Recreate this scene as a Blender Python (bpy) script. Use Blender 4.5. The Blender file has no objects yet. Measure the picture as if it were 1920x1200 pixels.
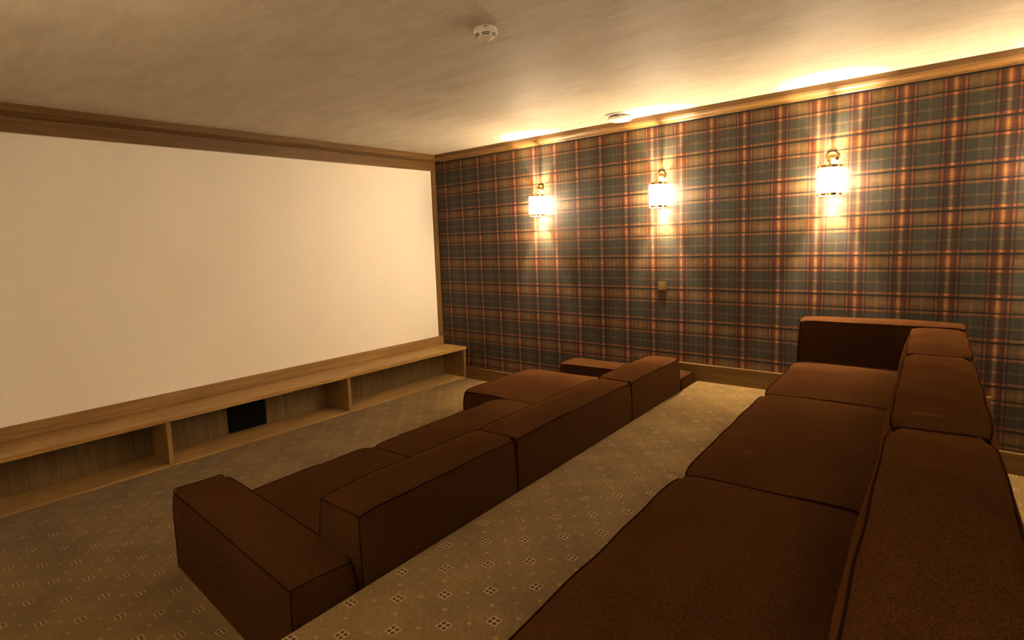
import bpy, bmesh, math, random
from mathutils import Vector, Matrix
random.seed(4)
S = bpy.context.scene
C = S.collection
PI = math.pi

# ------------------------------------------------------------------ camera
CAM = Vector((4.71614, -4.46482, 1.51580))
YAW, PITCH, ROLL, FPX = 0.70585, -0.10971, -0.03775, 1060.55
fw = Vector((-math.sin(YAW)*math.cos(PITCH), math.cos(YAW)*math.cos(PITCH), math.sin(PITCH)))
r0 = fw.cross(Vector((0, 0, 1))).normalized(); u0 = r0.cross(fw)
rt = math.cos(ROLL)*r0 + math.sin(ROLL)*u0
up = -math.sin(ROLL)*r0 + math.cos(ROLL)*u0
cd = bpy.data.cameras.new('camera'); cam = bpy.data.objects.new('camera', cd); C.objects.link(cam)
cam.matrix_world = Matrix(((rt.x, up.x, -fw.x, CAM.x), (rt.y, up.y, -fw.y, CAM.y), (rt.z, up.z, -fw.z, CAM.z), (0, 0, 0, 1)))
cd.sensor_width = 36; cd.sensor_fit = 'HORIZONTAL'; cd.lens = FPX*36/1920
cd.shift_x = 20.85/1920; cd.shift_y = -32.84/1920; cd.clip_start = 0.02
S.camera = cam

# ------------------------------------------------------------------ world, exposure
w = bpy.data.worlds.new('world'); S.world = w; w.use_nodes = True
w.node_tree.nodes['Background'].inputs[0].default_value = (0.02, 0.014, 0.008, 1)
w.node_tree.nodes['Background'].inputs[1].default_value = 0.2
vs = S.view_settings
vs.view_transform = 'Standard'; vs.look = 'None'; vs.gamma = 1; vs.use_curve_mapping = False
vs.exposure = 2.12
LIGHT_COL = (1.0, 0.755, 0.485)
POINT_W = 44.0
SHADE_E = 36.0

# ------------------------------------------------------------------ node helpers
class NT:
    def __init__(s, name):
        s.m = bpy.data.materials.new(name); s.m.use_nodes = True
        s.t = s.m.node_tree; s.b = s.t.nodes['Principled BSDF']; s.out = s.t.nodes['Material Output']
    def n(s, typ, **kw):
        x = s.t.nodes.new(typ)
        for k, v in kw.items(): setattr(x, k, v)
        return x
    def put(s, sock, v):
        if isinstance(v, bpy.types.NodeSocket): s.t.links.new(v, sock)
        elif v is not None:
            sock.default_value = v
    def math(s, op, a, b=None, c=None):
        x = s.n('ShaderNodeMath', operation=op)
        s.put(x.inputs[0], a)
        if b is not None: s.put(x.inputs[1], b)
        if c is not None: s.put(x.inputs[2], c)
        return x.outputs[0]
    def mix(s, f, a, b, blend='MIX'):
        x = s.n('ShaderNodeMix', data_type='RGBA', blend_type=blend)
        s.put(x.inputs[0], f); s.put(x.inputs[6], a if isinstance(a, bpy.types.NodeSocket) else (*a, 1)); s.put(x.inputs[7], b if isinstance(b, bpy.types.NodeSocket) else (*b, 1))
        return x.outputs[2]
    def ramp(s, f, stops, interp='LINEAR'):
        x = s.n('ShaderNodeValToRGB'); cr = x.color_ramp; cr.interpolation = interp
        while len(cr.elements) < len(stops): cr.elements.new(0.5)
        for e, (p, c) in zip(cr.elements, stops):
            e.position = p; e.color = (*c, 1)
        s.put(x.inputs[0], f); return x.outputs[0]
    def pos(s):
        g = s.n('ShaderNodeNewGeometry'); return g.outputs['Position']
    def sep(s, v):
        x = s.n('ShaderNodeSeparateXYZ'); s.put(x.inputs[0], v); return x.outputs
    def noise(s, vec, scale, detail=2, rough=.5, dist=0, out=0):
        x = s.n('ShaderNodeTexNoise'); s.put(x.inputs['Vector'], vec)
        x.inputs['Scale'].default_value = scale; x.inputs['Detail'].default_value = detail
        x.inputs['Roughness'].default_value = rough; x.inputs['Distortion'].default_value = dist
        return x.outputs[out]
    def mapping(s, vec, scale=(1, 1, 1), rot=(0, 0, 0), loc=(0, 0, 0)):
        x = s.n('ShaderNodeMapping'); s.put(x.inputs[0], vec)
        x.inputs['Scale'].default_value = scale; x.inputs['Rotation'].default_value = rot; x.inputs['Location'].default_value = loc
        return x.outputs[0]
    def bump(s, h, strength, dist):
        x = s.n('ShaderNodeBump'); s.put(x.inputs['Height'], h)
        x.inputs['Strength'].default_value = strength; x.inputs['Distance'].default_value = dist
        s.put(s.b.inputs['Normal'], x.outputs[0])
    def set(s, **kw):
        for k, v in kw.items():
            nm = {'col': 'Base Color', 'rough': 'Roughness', 'metal': 'Metallic', 'spec': 'Specular IOR Level', 'sheen': 'Sheen Weight', 'sheenr': 'Sheen Roughness'}[k]
            if k == 'col' and not isinstance(v, bpy.types.NodeSocket): v = (*v, 1)
            s.put(s.b.inputs[nm], v)

def objcoord(t):
    return t.n('ShaderNodeTexCoord').outputs['Object']

M = {}
# ---- plaid wool wall covering
def plaid(name, axis):
    t = NT(name); p = t.pos()
    wob = t.noise(p, 2.2, 1)
    sx = t.sep(p)
    a = t.math('ADD', sx[axis], t.math('MULTIPLY', t.math('SUBTRACT', wob, .5), .006))
    z = t.math('ADD', sx[2], t.math('MULTIPLY', t.math('SUBTRACT', t.noise(p, 1.7, 1), .5), .010))
    f = t.math('FRACT', t.math('ADD', t.math('DIVIDE', t.math('SUBTRACT', a, .1715), .24375), .5))
    at = t.math('MULTIPLY', t.math('ABSOLUTE', t.math('SUBTRACT', f, .5)), 2)     # 0 stripe centre .. 1 between stripes
    s_ = t.math('FRACT', t.math('DIVIDE', t.math('SUBTRACT', 1.3225, z), .26676))
    slate = (.102, .102, .084); maroon = (.068, .025, .016); beige = (.34, .28, .20)
    rust = (.140, .068, .036); cream = (.27, .20, .125); dk = (.02, .010, .009)
    warp = t.ramp(at, [(0, beige), (.045, (.29, .225, .155)), (.09, (.150, .086, .054)), (.15, (.092, .039, .024)), (.26, maroon), (.305, (.045, .014, .010)), (.325, dk),
                       (.345, rust), (.378, rust), (.392, cream), (.406, rust), (.44, rust), (.455, maroon), (.50, (.055, .022, .018)), (.53, slate), (.90, slate), (.935, slate), (.95, cream), (.965, slate), (.985, slate), (.995, cream)])
    blk = (.006, .006, .006); ora = (.31, .15, .055); ochre = (.33, .21, .085); och2 = (.215, .115, .042); sl2 = (.085, .084, .066)
    weft = t.ramp(s_, [(0, blk), (.018, blk), (.03, och2), (.10, (.28, .170, .066)), (.165, ochre), (.23, (.28, .170, .066)), (.30, och2), (.318, blk), (.338, blk),
                       (.35, ora), (.375, (.40, .225, .095)), (.40, ora), (.418, (.10, .05, .025)), (.43, sl2), (.645, sl2), (.652, (.42, .25, .10)), (.662, sl2), (.672, sl2), (.68, (.42, .25, .10)), (.69, sl2),
                       (.885, sl2), (.897, (.08, .035, .02)), (.905, ora), (.935, (.40, .225, .095)), (.965, ora), (.975, blk), (1, blk)])
    fine = t.noise(t.mapping(p, (1, 1, 1)), 330, 2, .7)
    mixf = t.math('ADD', .5, t.math('MULTIPLY', t.math('SUBTRACT', fine, .5), 1.0))
    col = t.mix(mixf, warp, weft)
    # multiply a little so crossings stay deep
    mul = t.mix(1.0, warp, weft, 'MULTIPLY')
    mul = t.mix(1.0, mul, (5.9, 5.7, 5.9), 'MULTIPLY')
    col = t.mix(.95, col, mul)
    th = (14, 14, 420); tv = (420, 420, 14)
    spk = t.math('ADD', t.math('MULTIPLY', t.noise(p, 420, 1, .6), .4), t.math('ADD', t.math('MULTIPLY', t.noise(t.mapping(p, th), 1, 1), .3), t.math('MULTIPLY', t.noise(t.mapping(p, tv), 1, 1), .3)))
    spk = t.math('MAXIMUM', t.math('ADD', .5, t.math('MULTIPLY', t.math('SUBTRACT', spk, .5), 2.4)), .08)
    spk2 = t.math('ADD', -.05, t.math('MULTIPLY', spk, 1.05))
    cmb = t.n('ShaderNodeCombineColor')
    for i in range(3): t.put(cmb.inputs[i], spk2)
    col = t.mix(1, col, cmb.outputs[0], 'MULTIPLY')
    t.set(col=col, rough=.62, spec=.35, sheen=.15, sheenr=.4)
    t.bump(spk, .35, .002)
    return t.m
M['plaid'] = plaid('plaid_wool', 0); M['plaid_y'] = plaid('plaid_wool_end', 1)

# ---- brown wool upholstery
def fabric(name, c1, c2, crease=None):
    t = NT(name); o = objcoord(t)
    a = t.noise(o, 420, 2, .7); b = t.noise(o, 150, 2, .6); c = t.noise(o, 3, 2)
    f = t.math('ADD', t.math('MULTIPLY', a, .70), t.math('ADD', t.math('MULTIPLY', b, .20), t.math('MULTIPLY', c, .1)))
    col = t.ramp(f, [(.36, c1), (.64, c2)])
    t.set(col=col, rough=.9, spec=0.0, sheen=.10, sheenr=.22)
    t.b.inputs['Specular Tint'].default_value = (1.0, .38, .12, 1)
    t.b.inputs['Sheen Tint'].default_value = (1.0, .36, .10, 1)
    h = t.math('MULTIPLY', a, .0005)
    if crease:                 # two short pulled folds in the cloth
        q = t.sep(o); X = t.math('SUBTRACT', q[0], crease[0]); Y = t.math('SUBTRACT', q[1], crease[1])
        Y = t.math('ADD', Y, t.math('MULTIPLY', t.math('MULTIPLY', X, X), 1.2))
        def g(v, w_, off=0.0):
            r = t.math('DIVIDE', t.math('ADD', v, off), w_)
            return t.math('POWER', 2.718, t.math('MULTIPLY', t.math('MULTIPLY', r, r), -1.0))
        two = t.math('ADD', g(Y, .007), t.math('MULTIPLY', g(Y, .006, .020), .7))
        h = t.math('SUBTRACT', h, t.math('MULTIPLY', t.math('MULTIPLY', two, g(X, crease[2])), .006))
    t.bump(h, .9, 1.0)
    return t.m
WOOL = ((.016, .0066, .0024), (.072, .0300, .0106))
M['fabric'] = fabric('brown_wool', *WOOL)
M['fabric_seat_fold'] = fabric('brown_wool_seat_fold', *WOOL, crease=(-.13, -.31, .035))
M['fabric_back_fold'] = fabric('brown_wool_back_fold', *WOOL, crease=(-.032, -.458, .045))
M['piping'] = fabric('piping_wool', (.007, .0026, .0010), (.020, .0075, .0026))

# ---- oak
def oak(name, axis, c1=(.105, .048, .0105), c2=(.215, .116, .031), rough=.42):
    t = NT(name); o = t.pos()
    sc = [26, 26, 26]; sc[axis] = 1.6
    v = t.mapping(o, tuple(sc)); n1 = t.noise(v, 1, 4, .6, .8)
    sc2 = [160, 160, 160]; sc2[axis] = 4
    n2 = t.noise(t.mapping(o, tuple(sc2)), 1, 3, .6)
    f = t.math('ADD', t.math('MULTIPLY', n1, .65), t.math('MULTIPLY', n2, .35))
    col = t.ramp(f, [(.30, c1), (.50, tuple((p+q)/2 for p, q in zip(c1, c2))), (.66, c2)])
    t.set(col=col, rough=rough, spec=.4)
    t.bump(n2, .15, .001)
    return t.m
M['oak_x'] = oak('oak_grain_x', 0); M['oak_y'] = oak('oak_grain_y', 1); M['oak_z'] = oak('oak_grain_z', 2)
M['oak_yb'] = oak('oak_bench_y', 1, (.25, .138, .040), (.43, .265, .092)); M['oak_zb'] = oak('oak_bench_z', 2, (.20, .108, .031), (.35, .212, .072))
M['oak_fb'] = oak('oak_lower_rail', 1, (.20, .105, .029), (.36, .215, .072))
M['oak_z_shaded'] = oak('oak_veneer_shaded', 2, (.085, .046, .012), (.20, .125, .038), .5)  # tone darkened to hold the shade under the overhanging bench top
M['oak_base'] = oak('oak_baseboard', 0, (.085, .042, .0095), (.165, .092, .024), .3)

# ---- carpet
def carpet(name, x0, y0):
    t = NT(name); p = t.pos(); s_ = t.sep(p)
    X = t.math('SUBTRACT', s_[0], x0); Y = t.math('SUBTRACT', s_[1], y0); L = .2235
    U = t.math('DIVIDE', t.math('ADD', X, Y), L); V = t.math('DIVIDE', t.math('SUBTRACT', X, Y), L)
    def cen(v, off=0.0):      # signed distance from nearest lattice line
        return t.math('SUBTRACT', t.math('FRACT', t.math('ADD', v, .5+off)), .5)
    jit = t.noise(p, 260, 1)
    def sq(cu, cv):           # local x,y in metres inside the rotated cell
        dx = t.math('MULTIPLY', t.math('ADD', cu, cv), L/2); dy = t.math('MULTIPLY', t.math('SUBTRACT', cu, cv), L/2)
        return t.math('ABSOLUTE', dx), t.math('ABSOLUTE', dy)
    jj = t.math('MULTIPLY', t.math('SUBTRACT', jit, .5), .006)
    ax, ay = sq(cen(U), cen(V))
    mx = t.math('ADD', t.math('MAXIMUM', ax, ay), jj)
    mn = t.math('ADD', t.math('MINIMUM', ax, ay), jj)
    big = t.math('LESS_THAN', mx, .0188)
    inner = t.math('LESS_THAN', mx, .0156)
    dark = t.math('MULTIPLY', inner, t.math('GREATER_THAN', mn, .0020))
    def dot(ou, ov, r):
        bx, by = sq(cen(U, ou), cen(V, ov)); m = t.math('ADD', t.math('MAXIMUM', bx, by), t.math('MULTIPLY', jj, .8))
        return t.math('LESS_THAN', m, r)
    d1 = t.math('MAXIMUM', dot(.5, 0, .0058), dot(0, .5, .0058))
    d1d = t.math('MAXIMUM', dot(.5, 0, .0022), dot(0, .5, .0022))
    d2 = dot(.5, .5, .003)
    n1 = t.noise(p, 900, 2, .7); n2 = t.noise(p, 190, 2, .6); n3 = t.noise(p, 4, 3)
    f = t.math('ADD', t.math('MULTIPLY', n1, .45), t.math('ADD', t.math('MULTIPLY', n2, .35), t.math('MULTIPLY', n3, .2)))
    base = t.ramp(f, [(.40, (.062, .037, .0095)), (.60, (.205, .128, .034))])
    light = (.43, .26, .105); dk = (.012, .009, .008)
    col = t.mix(t.math('MULTIPLY', t.math('MAXIMUM', d1, d2), .55), base, light)
    col = t.mix(t.math('MULTIPLY', d1d, .7), col, dk)
    col = t.mix(t.math('MULTIPLY', big, .9), col, light)
    col = t.mix(t.math('MULTIPLY', dark, .95), col, dk)
    t.set(col=col, rough=.95, spec=.1, sheen=.1)
    t.bump(t.math('ADD', n1, n2), .5, .003)
    return t.m
M['carpet_low'] = carpet('carpet_lower', 1.785, -4.062); M['carpet_plat'] = carpet('carpet_platform', 3.140, -3.2325)

# ---- polished plaster ceiling
def plaster():
    t = NT('ceiling_plaster'); p = t.pos()
    rot = t.mapping(p, (1.0, 3.2, 1), (0, 0, -.35))
    a = t.noise(rot, 1.3, 5, .62, 1.4); b = t.noise(t.mapping(p, (5, 21, 1), (0, 0, -.45)), 1, 5, .68, 1.2); c = t.noise(p, .7, 3, .5)
    f = t.math('ADD', t.math('MULTIPLY', a, .45), t.math('ADD', t.math('MULTIPLY', b, .40), t.math('MULTIPLY', c, .15)))
    col = t.ramp(f, [(.34, (.46, .405, .315)), (.47, (.56, .50, .395)), (.60, (.63, .575, .465))])
    t.set(col=col, rough=t.math('ADD', .5, t.math('MULTIPLY', b, .25)), spec=.2)
    t.bump(f, .35, .012)
    return t.m
M['plaster'] = plaster()

def screen_mat():
    t = NT('screen_fabric'); p = t.pos()
    n = t.noise(t.mapping(p, (1, 4, 120)), 2, 2); m2 = t.noise(p, 1.2, 2)
    col = t.ramp(t.math('ADD', t.math('MULTIPLY', n, .3), t.math('MULTIPLY', m2, .7)), [(.3, (.88, .815, .71)), (.7, (.92, .86, .755))])
    t.set(col=col, rough=.48, spec=.22)
    t.bump(n, .03, .001)
    return t.m
M['screen'] = screen_mat()

def wallpaint():
    t = NT('cream_wall_paint'); p = t.pos(); n = t.noise(p, 6, 3)
    t.set(col=t.ramp(n, [(.3, (.80, .75, .66)), (.7, (.84, .79, .70))]), rough=.7, spec=.3); t.bump(t.noise(p, 90, 2), .1, .002)
    return t.m
M['cream_wall'] = wallpaint()
def simple(name, col, rough=.5, metal=0, spec=.5, var=.06, scale=40):
    t = NT(name); n = t.noise(objcoord(t), scale, 2)
    t.set(col=t.ramp(n, [(.3, tuple(c*(1-var) for c in col)), (.7, tuple(min(1, c*(1+var)) for c in col))]), rough=rough, metal=metal, spec=spec)
    return t.m
M['brass'] = simple('polished_brass', (.80, .57, .25), .18, 1)
M['brass_dull'] = simple('aged_brass', (.42, .31, .12), .35, 1)
M['white_plastic'] = simple('white_plastic', (.80, .76, .68), .4)
M['slot'] = simple('dark_slot', (.01, .008, .006), .7)
M['black'] = simple('black_cloth', (.004, .004, .004), .9, spec=.1)
M['clear'] = simple('clear_sensor_tip', (.75, .70, .62), .1, 0, .8)
def emis(name, col, e):
    t = NT(name); t.set(col=(.8, .75, .65), rough=.4)
    t.b.inputs['Emission Color'].default_value = (*col, 1); t.b.inputs['Emission Strength'].default_value = e
    n = t.noise(objcoord(t), 30, 1); t.put(t.b.inputs['Roughness'], t.math('ADD', .3, t.math('MULTIPLY', n, .2)))
    return t.m
M['shade'] = emis('lit_opal_shade', LIGHT_COL, SHADE_E)
M['shade_fill'] = emis('fill_opal_shade', LIGHT_COL, SHADE_E*.42)  # weaker glow for the two added fill sconces only
M['diffuser'] = emis('lit_opal_diffuser', LIGHT_COL, SHADE_E*.12)

# ------------------------------------------------------------------ mesh helpers
def link(name, mesh, mat, parent=None, loc=(0, 0, 0), smooth=None):
    o = bpy.data.objects.new(name, mesh); C.objects.link(o); o.location = loc
    if mat: mesh.materials.append(mat)
    if parent: o.parent = parent
    if smooth is not None:
        for p in mesh.polygons: p.use_smooth = True
        mesh.set_sharp_from_angle(angle=math.radians(smooth))
    return o
def bm2(name, bm, mat, parent=None, loc=(0, 0, 0), smooth=None):
    bmesh.ops.recalc_face_normals(bm, faces=bm.faces)
    me = bpy.data.meshes.new(name); bm.to_mesh(me); bm.free()
    return link(name, me, mat, parent, loc, smooth)
def box(name, x0, x1, y0, y1, z0, z1, mat, parent=None, bev=0.0, origin=None):
    """box in the parent's space; object origin at its centre"""
    c = Vector(((x0+x1)/2, (y0+y1)/2, (z0+z1)/2))
    bm = bmesh.new(); bmesh.ops.create_cube(bm, size=1)
    bmesh.ops.scale(bm, vec=(x1-x0, y1-y0, z1-z0), verts=bm.verts)
    if bev: bmesh.ops.bevel(bm, geom=list(bm.edges), offset=bev, segments=2, affect='EDGES')
    return bm2(name, bm, mat, parent, c)
def lathe(name, prof, mat, parent=None, loc=(0, 0, 0), seg=48, rot=None, smooth=35):
    bm = bmesh.new(); rings = []
    for r, z in prof:
        if r < 1e-6: rings.append([bm.verts.new((0, 0, z))])
        else: rings.append([bm.verts.new((r*math.cos(2*PI*i/seg), r*math.sin(2*PI*i/seg), z)) for i in range(seg)])
    for a, b in zip(rings, rings[1:]):
        for i in range(seg):
            j = (i+1) % seg
            if len(a) == 1 and len(b) == 1: continue
            if len(a) == 1: bm.faces.new((a[0], b[i], b[j]))
            elif len(b) == 1: bm.faces.new((a[i], a[j], b[0]))
            else: bm.faces.new((a[i], a[j], b[j], b[i]))
    o = bm2(name, bm, mat, parent, loc, smooth)
    if rot: o.rotation_euler = rot
    return o
def tube(bm, pts, r, seg=8, closed=False):
    pts = [Vector(p) for p in pts]; n = len(pts); rings = []
    prev = None
    for i, p in enumerate(pts):
        a = pts[(i-1) % n] if (closed or i > 0) else p
        b = pts[(i+1) % n] if (closed or i < n-1) else p
        t = (b-a).normalized()
        if prev is None:
            u = t.cross(Vector((0, 0, 1)) if abs(t.z) < .9 else Vector((1, 0, 0))).normalized()
        else:
            u = (prev - t*prev.dot(t)).normalized()
        prev = u; v = t.cross(u)
        rings.append([bm.verts.new(p + r*(math.cos(2*PI*k/seg)*u + math.sin(2*PI*k/seg)*v)) for k in range(seg)])
    for i in range(n if closed else n-1):
        A, B = rings[i], rings[(i+1) % n]
        for k in range(seg):
            bm.faces.new((A[k], A[(k+1) % seg], B[(k+1) % seg], B[k]))
    if not closed:
        bm.faces.new(rings[0]); bm.faces.new(rings[-1])
def extrude_profile(name, prof, fn, a, b, mat, n=1):
    """prof: closed list of (d, z); fn(t, d, z) -> world point; from t=a to t=b"""
    bm = bmesh.new(); rings = []
    for k in range(n+1):
        t = a+(b-a)*k/n
        rings.append([bm.verts.new(fn(t, d, z)) for d, z in prof])
    m = len(prof)
    for A, B in zip(rings, rings[1:]):
        for i in range(m): bm.faces.new((A[i], A[(i+1) % m], B[(i+1) % m], B[i]))
    bm.faces.new(rings[0]); bm.faces.new(rings[-1])
    return bm2(name, bm, mat)
def struct(o):
    o['kind'] = 'structure'; return o
def tag(o, label, cat, group=None):
    o['label'] = label; o['category'] = cat
    if group: o['group'] = group
    return o
def thing(name, label, cat, loc=(0, 0, 0), rotz=0, group=None):
    o = bpy.data.objects.new(name, None); C.objects.link(o)
    o.location = loc; o.rotation_euler = (0, 0, rotz); o.empty_display_size = .2
    return tag(o, label, cat, group)

# ------------------------------------------------------------------ room shell
XB, YL, HC = 7.0, -4.78, 2.469
PLZ = .3185
struct(box('floor', -.15, XB+.15, YL-.15, .15, -.12, 0, M['carpet_low']))
struct(box('ceiling', -.15, XB+.15, YL-.15, .15, HC, HC+.12, M['plaster']))
struct(box('wall_right', -.15, XB+.15, 0, .15, 0, HC, M['plaid']))
struct(box('wall_front', -.15, 0, YL, 0, 0, HC, M['oak_y']))
struct(box('wall_left', -.15, XB+.15, YL-.15, YL, 0, HC, M['cream_wall']))
struct(box('wall_back', XB, XB+.15, YL, 0, 0, HC, M['plaid_y']))
# raised seating platform, its long edges a little off square to the room
def platx(y, x): return x - .0338*y
bm = bmesh.new()
cs = [(platx(0, 2.986), 0), (platx(0, 4.80), 0), (platx(YL, 4.80), YL), (platx(YL, 2.986), YL)]
lo = [bm.verts.new((x, y, 0)) for x, y in cs]; hi = [bm.verts.new((x, y, PLZ)) for x, y in cs]
bm.faces.new(lo); bm.faces.new(hi)
for i in range(4): bm.faces.new((lo[i], lo[(i+1) % 4], hi[(i+1) % 4], hi[i]))
bmesh.ops.bevel(bm, geom=[e for e in bm.edges if all(v.co.z > .3 for v in e.verts)], offset=.008, segments=3, affect='EDGES')
struct(bm2('floor_platform', bm, M['carpet_plat'], smooth=50))

# baseboards
def bb(name, x0, x1, z0, z1):
    prof = [(0, z0), (.018, z0), (.018, z1-.004), (.015, z1), (0, z1)]
    return struct(extrude_profile(name, prof, lambda t, d, z: (t, -d, z), x0, x1, M['oak_base']))
bb('baseboard_right', .385, 2.984, 0, .131)
bb('baseboard_platform', 2.78, 4.798, PLZ, .457)
bb('baseboard_rear', 4.815, XB, 0, .134)
# crown mouldings
prof = [(0, 2.397), (.007, 2.397), (.010, 2.400), (.010, 2.404), (.014, 2.4055), (.030, 2.4075), (.046, 2.413), (.058, 2.421), (.064, 2.429), (.066, 2.4325), (.078, 2.4335), (.078, HC), (0, HC)]
struct(extrude_profile('trim_1', prof, lambda t, d, z: (t, -d, z), .104, XB, M['oak_x']))
prof = [(0, 2.4035), (.022, 2.4035), (.022, 2.407), (.034, 2.4085), (.054, 2.413), (.064, 2.4185), (.078, 2.4205), (.078, HC), (0, HC)]
struct(extrude_profile('trim_2', prof, lambda t, d, z: (.026+d, t, z), YL, 0, M['oak_y']))

# ------------------------------------------------------------------ projection screen in its oak frame
sc = thing('projection_screen', 'huge cream projection screen in an oak frame above the low bench', 'screen', (0, -2.7, .4495))
def loc(p, parent): return p
def sbox(nm, x0, x1, y0, y1, z0, z1, mat, bev=0):
    return box(nm, x0, x1, y0+2.7, y1+2.7, z0-.4495, z1-.4495, mat, sc, bev)
sbox('screen_surface', .001, .008, -4.71, -.060, .449, 2.306, M['screen'])
sbox('frame_board', .001, .026, -4.778, 0-.001, 2.3045, 2.4025, M['oak_y'], .002)
sbox('frame_board', .001, .026, -.0615, -.001, .4505, 2.3035, M['oak_z'], .002)
sbox('frame_board', .001, .026, -4.778, -.001, .3565, .4495, M['oak_fb'], .002)
sbox('frame_board', .001, .026, -4.778, -4.70, .4505, 2.3035, M['oak_z'], .002)

# ------------------------------------------------------------------ low bench with open bays
be = thing('media_bench', 'long low oak bench with open bays under the projection screen', 'bench', (.19, -2.7, 0))
def bbox(nm, x0, x1, y0, y1, z0, z1, mat, bev=.0015, par=None):
    return box(nm, x0-.19, x1-.19, y0+2.7, y1+2.7, z0, z1, mat, be, bev)
bbox('top_board', .001, .382, -3.045, -.001, .325, .355, M['oak_yb'], .002)
bbox('top_board', .001, .382, -4.778, -3.0462, .325, .355, M['oak_yb'], .002)
div = [0, -1.535, -3.045, -4.555]
for i, y in enumerate(div):
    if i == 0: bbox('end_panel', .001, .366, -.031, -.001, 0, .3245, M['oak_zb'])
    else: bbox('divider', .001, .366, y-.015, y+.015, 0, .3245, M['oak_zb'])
ys = [-.0315, -1.5195, -1.5505, -3.0295, -3.0605, -4.5395, -4.5705, -4.778]
for k in range(4):
    y1, y0 = ys[2*k], ys[2*k+1]
    bbox('bottom_board', .046, .376, y0, y1, 0, .012, M['oak_yb'])
    if k == 1:
        bbox('back_panel', .03, .045, -2.172, y1, 0, .3245, M['oak_z_shaded'], 0)
        bbox('back_panel', .03, .045, y0, -2.502, 0, .3245, M['oak_z_shaded'], 0)
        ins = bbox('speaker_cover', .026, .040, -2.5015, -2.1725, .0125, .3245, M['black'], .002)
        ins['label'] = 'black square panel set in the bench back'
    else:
        bbox('back_panel', .03, .045, y0, y1, 0, .3245, M['oak_z_shaded'], 0)

# ------------------------------------------------------------------ upholstery
def cushion(name, par, x0, x1, y0, y1, z0, z1, bt=.02, bsx=.012, bsy=.012, seams=('top', 'vert'), rotz=0, soft=.016, pr=.0032, ph=0., mat='fabric'):
    """padded upholstered block: faces bulge between crisp piped seams"""
    hx, hy, hz = (x1-x0)/2, (y1-y0)/2, (z1-z0)/2
    c = Vector(((x0+x1)/2, (y0+y1)/2, z0))
    def mp(u, v, ww):
        x, y, z = u*hx, v*hy, ww*hz
        k = lambda a: 1-abs(a)**3
        if abs(u) > .999: x += math.copysign(bsx*k(v)*k(ww), u)
        if abs(v) > .999: y += math.copysign(bsy*k(u)*k(ww), v)
        if ww > .999: z += bt*k(u)*k(v)
        q = (abs(u)*abs(v))**14*(max(0, ww)**3)
        x -= math.copysign(soft*.7*q, u); y -= math.copysign(soft*.7*q, v); z -= soft*q
        if ww > .5:
            e = .0022*math.sin(9*x+5*ph)*math.cos(11*y+ph) + .0015*math.sin(23*y+13*x+ph)
            z += e*(ww-.5)*2
            x += .0015*math.sin(17*y+ph)*(ww); y += .0015*math.sin(15*x+2*ph)*ww
        return Vector((x, y, z+hz))
    def div(h): return max(6, min(34, int(h*2/.04)))
    nx, ny, nz = div(hx), div(hy), div(hz)
    bm = bmesh.new()
    def sp(n): return [-math.cos(PI*i/n)*.35 + (-1+2*i/n)*.65 for i in range(n+1)]
    def face(f, n, m):
        A, B = sp(n), sp(m)
        g = [[bm.verts.new(mp(*f(a, b))) for b in B] for a in A]
        for i in range(n):
            for j in range(m): bm.faces.new((g[i][j], g[i+1][j], g[i+1][j+1], g[i][j+1]))
    face(lambda a, b: (a, b, 1), nx, ny); face(lambda a, b: (a, b, -1), nx, ny)
    face(lambda a, b: (1, a, b), ny, nz); face(lambda a, b: (-1, a, b), ny, nz)
    face(lambda a, b: (a, 1, b), nx, nz); face(lambda a, b: (a, -1, b), nx, nz)
    bmesh.ops.remove_doubles(bm, verts=bm.verts, dist=.0004)
    o = bm2(name, bm, M[mat], par, c, smooth=42)
    o.rotation_euler = (0, 0, rotz)
    pb = bmesh.new(); T = sp(26)
    E = []
    if 'top' in seams:
        E += [[(t, s, 1) for t in T] for s in (-1, 1)] + [[(s, t, 1) for t in T] for s in (-1, 1)]
    if 'vert' in seams:
        E += [[(s, q, t) for t in T] for s in (-1, 1) for q in (-1, 1)]
    for e in E: tube(pb, [mp(*p) for p in e], pr, 6)
    bm2('piping', pb, M['piping'], o, smooth=60)
    return o

# front sofa, standing on the lower floor with its backs against the platform
fs = thing('front_sofa', 'brown wool modular sofa with a chaise, on the lower carpet against the platform step', 'sofa', (2.967, 0, 0), .026)
cushion('armrest', fs, -1.239, -.029, -3.555, -3.305, 0, .388, .012, .010, .012, rotz=-.085, ph=.3)
cushion('seat', fs, -1.075, -.262, -3.262, -2.462, 0, .318, .014, ph=1.)
cushion('seat', fs, -1.060, -.262, -2.459, -1.243, 0, .318, .014, ph=2.)
ch = cushion('seat', fs, -1.440, -.262, -1.240, -.318, 0, .318, .016, ph=3.); ch['label'] = 'longer chaise seat'
cushion('backrest', fs, -.258, 0, -3.346, -2.412, 0, .556, .022, .010, .012, ph=1.7)
cushion('backrest', fs, -.258, 0, -2.408, -1.152, 0, .556, .022, .010, .012, ph=2.7)
cushion('backrest', fs, -.258, 0, -1.148, -.318, 0, .556, .022, .010, .012, ph=4.7)
cushion('armrest', fs, -1.115, 0.01, -.313, -.028, 0, .398, .014, .010, .0, ph=5.)

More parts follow.
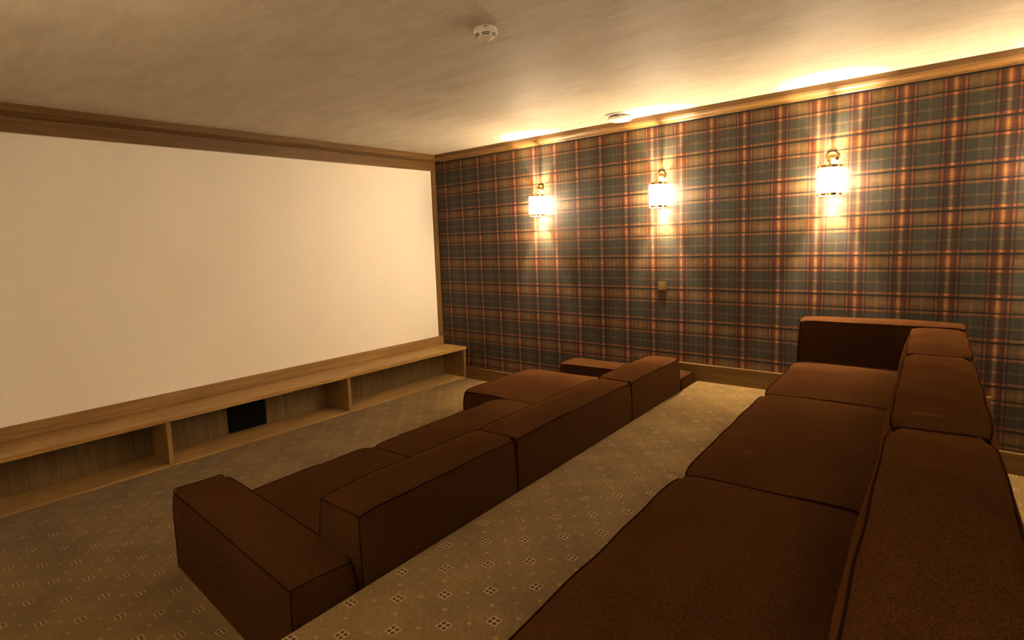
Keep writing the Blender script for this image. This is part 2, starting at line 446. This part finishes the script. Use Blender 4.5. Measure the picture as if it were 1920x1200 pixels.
# rear sofa on the platform
rs = thing('rear_sofa', 'brown wool sofa with tall arm and deep backs, on the raised platform', 'sofa', (4.649, 0, PLZ), .050)
cushion('seat', rs, -.865, -.290, -1.243, -.315, 0, .322, .018, ph=.2)
cushion('seat', rs, -.865, -.290, -2.488, -1.247, 0, .322, .018, ph=1.2, mat='fabric_seat_fold')
cushion('seat', rs, -.870, -.290, -3.760, -2.492, 0, .322, .018, ph=2.2)
cushion('backrest', rs, -.250, 0, -1.193, -.315, 0, .586, .028, .045, .012, ph=.9, soft=.022)
cushion('backrest', rs, -.250, 0, -2.412, -1.197, 0, .588, .028, .045, .012, ph=1.9, soft=.022, mat='fabric_back_fold')
cushion('backrest', rs, -.250, 0, -3.700, -2.416, 0, .590, .028, .045, .012, ph=2.9, soft=.022)
cushion('armrest', rs, -.860, .006, -.311, -.065, 0, .592, .014, .012, .008, ph=4.)

# ------------------------------------------------------------------ wall lights
def sconce(x, label, y=0, rz=0, group='brass sconces along the plaid wall', dim=1.0):
    root = thing('wall_sconce', label, 'wall light', (x, y, 1.93), rz, group)
    cy = -.082; R = .068; zc = 1.93
    lathe('wall_rose', [(0, .020), (.020, .0195), (.026, .016), (.034, .010), (.0385, .008), (.0385, 0), (0, 0)], M['brass'], root, (0, -.0005, .058), 40, (PI/2, 0, 0))
    bm = bmesh.new()
    pts = [(0, -.014, .054), (0, -.042, .054)] + [(0, -.042-.040*math.sin(a), .014+.040*math.cos(a)) for a in [i*PI/2/8 for i in range(1, 9)]] + [(0, cy, 0.0), (0, cy, -.012)]
    tube(bm, pts, .0072, 12)
    bm2('arm', bm, M['brass'], root, smooth=40)
    # shade: lit opal cylinder
    lathe('shade', [(R, -.013), (R, -.187), (R-.003, -.187), (R-.003, -.013), (R, -.013)], M['shade'] if dim == 1 else M['shade_fill'], root, (0, cy, 0), 56)
    for z1, z0 in ((.0, -.018), (-.182, -.200)):
        o = lathe('ring', [(R+.0005, z0), (R+.005, z0), (R+.005, z1), (R+.0005, z1), (R+.0005, z0)], M['brass'], root, (0, cy, 0), 56, smooth=50)
    # opal annular diffusers closing the top and bottom around a central opening
    for zz in (-.010, -.193):
        lathe('diffuser', [(.042, zz+.0015), (R, zz+.0015), (R, zz-.0015), (.042, zz-.0015), (.042, zz+.0015)], M['diffuser'], root, (0, cy, 0), 56)
    # bridge carrying the shade from the arm
    bm = bmesh.new(); tube(bm, [(-R, cy, -.008), (R, cy, -.008)], .003, 8)
    bm2('bridge', bm, M['brass'], root, smooth=40)
    l = bpy.data.lights.new('sconce_bulb', 'POINT'); l.energy = POINT_W*dim; l.color = LIGHT_COL; l.shadow_soft_size = .012
    lo_ = bpy.data.objects.new('sconce_bulb', l); C.objects.link(lo_); lo_.parent = root; lo_.location = (0, cy, -.10)
    return root
sx = [1.468, 2.692, 3.917, 5.141, 6.366]
lab = ['brass wall light with white shade, first from the projection screen',
       'brass wall light with white shade, right above the small brass plate',
       'brass wall light with white shade, over the space in front of the rear sofa arm',
       'brass wall light with white shade, first one past the back of the rear sofa',
       'brass wall light with white shade, beside the plaid end wall']
for x, l in zip(sx, lab): sconce(x, l)
sconce(2.692, 'added fill light in the form of a dimmed brass sconce on the cream wall, level with the front sofa', YL, PI, None, .42)  # added out of view as fill for the screen's left side
sconce(5.141, 'added fill light in the form of a dimmed brass sconce on the cream wall, behind the rear sofa', YL, PI, None, .42)  # added out of view to brighten the near end of the rear sofa

# ------------------------------------------------------------------ brass wall plate
wp = thing('wall_plate', 'small square brass control plate on the plaid wall', 'switch plate', (2.692, 0, 1.087))
box('plate_body', -.036, .036, -.011, -.0005, -.035, .035, M['brass_dull'], wp, .002)
for z in (.012, -.014):
    lathe('knob', [(0, .006), (.004, .0055), (.0055, .003), (.0055, 0), (0, 0)], M['brass'], wp, (.010, -.011, z), 20, (PI/2, 0, 0))

# ------------------------------------------------------------------ smoke detector
sd = thing('smoke_detector', 'white domed smoke detector with slotted sides on the ceiling', 'smoke detector', (2.96, -2.44, HC))
R = .054
lathe('base', [(0, 0), (.050, 0), (.051, -.003), (.0505, -.006), (0, -.006)], M['white_plastic'], sd)
lathe('body', [(0, -.006), (R-.001, -.006), (R, -.009), (R, -.024), (R-.002, -.028), (.040, -.040), (.034, -.044), (.024, -.048), (.018, -.050), (0, -.050)], M['white_plastic'], sd)
def arc(r0, z0, r1, z1, a0, a1, n=8):
    bm = bmesh.new()
    A = []
    for i in range(n+1):
        a = a0+(a1-a0)*i/n
        A.append([bm.verts.new((r*math.cos(a), r*math.sin(a), z)) for r, z in ((r0, z0), (r1, z1), (r1-.003, z1+.003), (r0-.003, z0+.003))])
    for p, q in zip(A, A[1:]):
        for k in range(4): bm.faces.new((p[k], p[(k+1) % 4], q[(k+1) % 4], q[k]))
    bm.faces.new(A[0]); bm.faces.new(A[-1])
    return bm
a_cam = math.atan2(-4.465+2.44, 4.716-2.96)
for k in range(6):
    a = a_cam + k*PI/3
    for r0, z0, r1, z1, h in ((.0507, -.0300, .0478, -.0325, .40), (.0460, -.0358, .0430, -.0383, .36)):
        bm2('vent_slot', arc(r0, z0, r1, z1, a-h, a+h), M['slot'], sd)
bm2('latch_notch', arc(.0543, -.0075, .0543, -.0105, a_cam-.08, a_cam+.08, 3), M['slot'], sd)
for k in range(5):
    a = k*2*PI/5
    bm = bmesh.new(); tube(bm, [(.016*math.cos(a), .016*math.sin(a), -.049), (.014*math.cos(a), .014*math.sin(a), -.056), (.004*math.cos(a), .004*math.sin(a), -.060)], .0022, 6)
    bm2('sensor_guard', bm, M['clear'], sd, smooth=40)
lathe('sensor_tip', [(0, -.063), (.004, -.061), (.0055, -.057), (.005, -.050), (0, -.050)], M['clear'], sd, seg=20)

# ------------------------------------------------------------------ disc air valve
av = thing('air_valve', 'round white disc air vent on the ceiling beside the plaid wall', 'air vent', (2.48, -.30, HC))
lathe('mount_ring', [(.050, 0), (.106, 0), (.108, -.003), (.106, -.009), (.096, -.014), (.078, -.014), (.068, -.010), (.060, -.004), (.050, -.002)], M['white_plastic'], av, seg=64)
lathe('spindle', [(0, 0), (.006, 0), (.006, -.03), (0, -.03)], M['white_plastic'], av, seg=16)
lathe('disc', [(0, -.024), (.088, -.024), (.095, -.026), (.097, -.031), (.095, -.040), (.086, -.046), (.070, -.049), (0, -.051)], M['white_plastic'], av, seg=64)
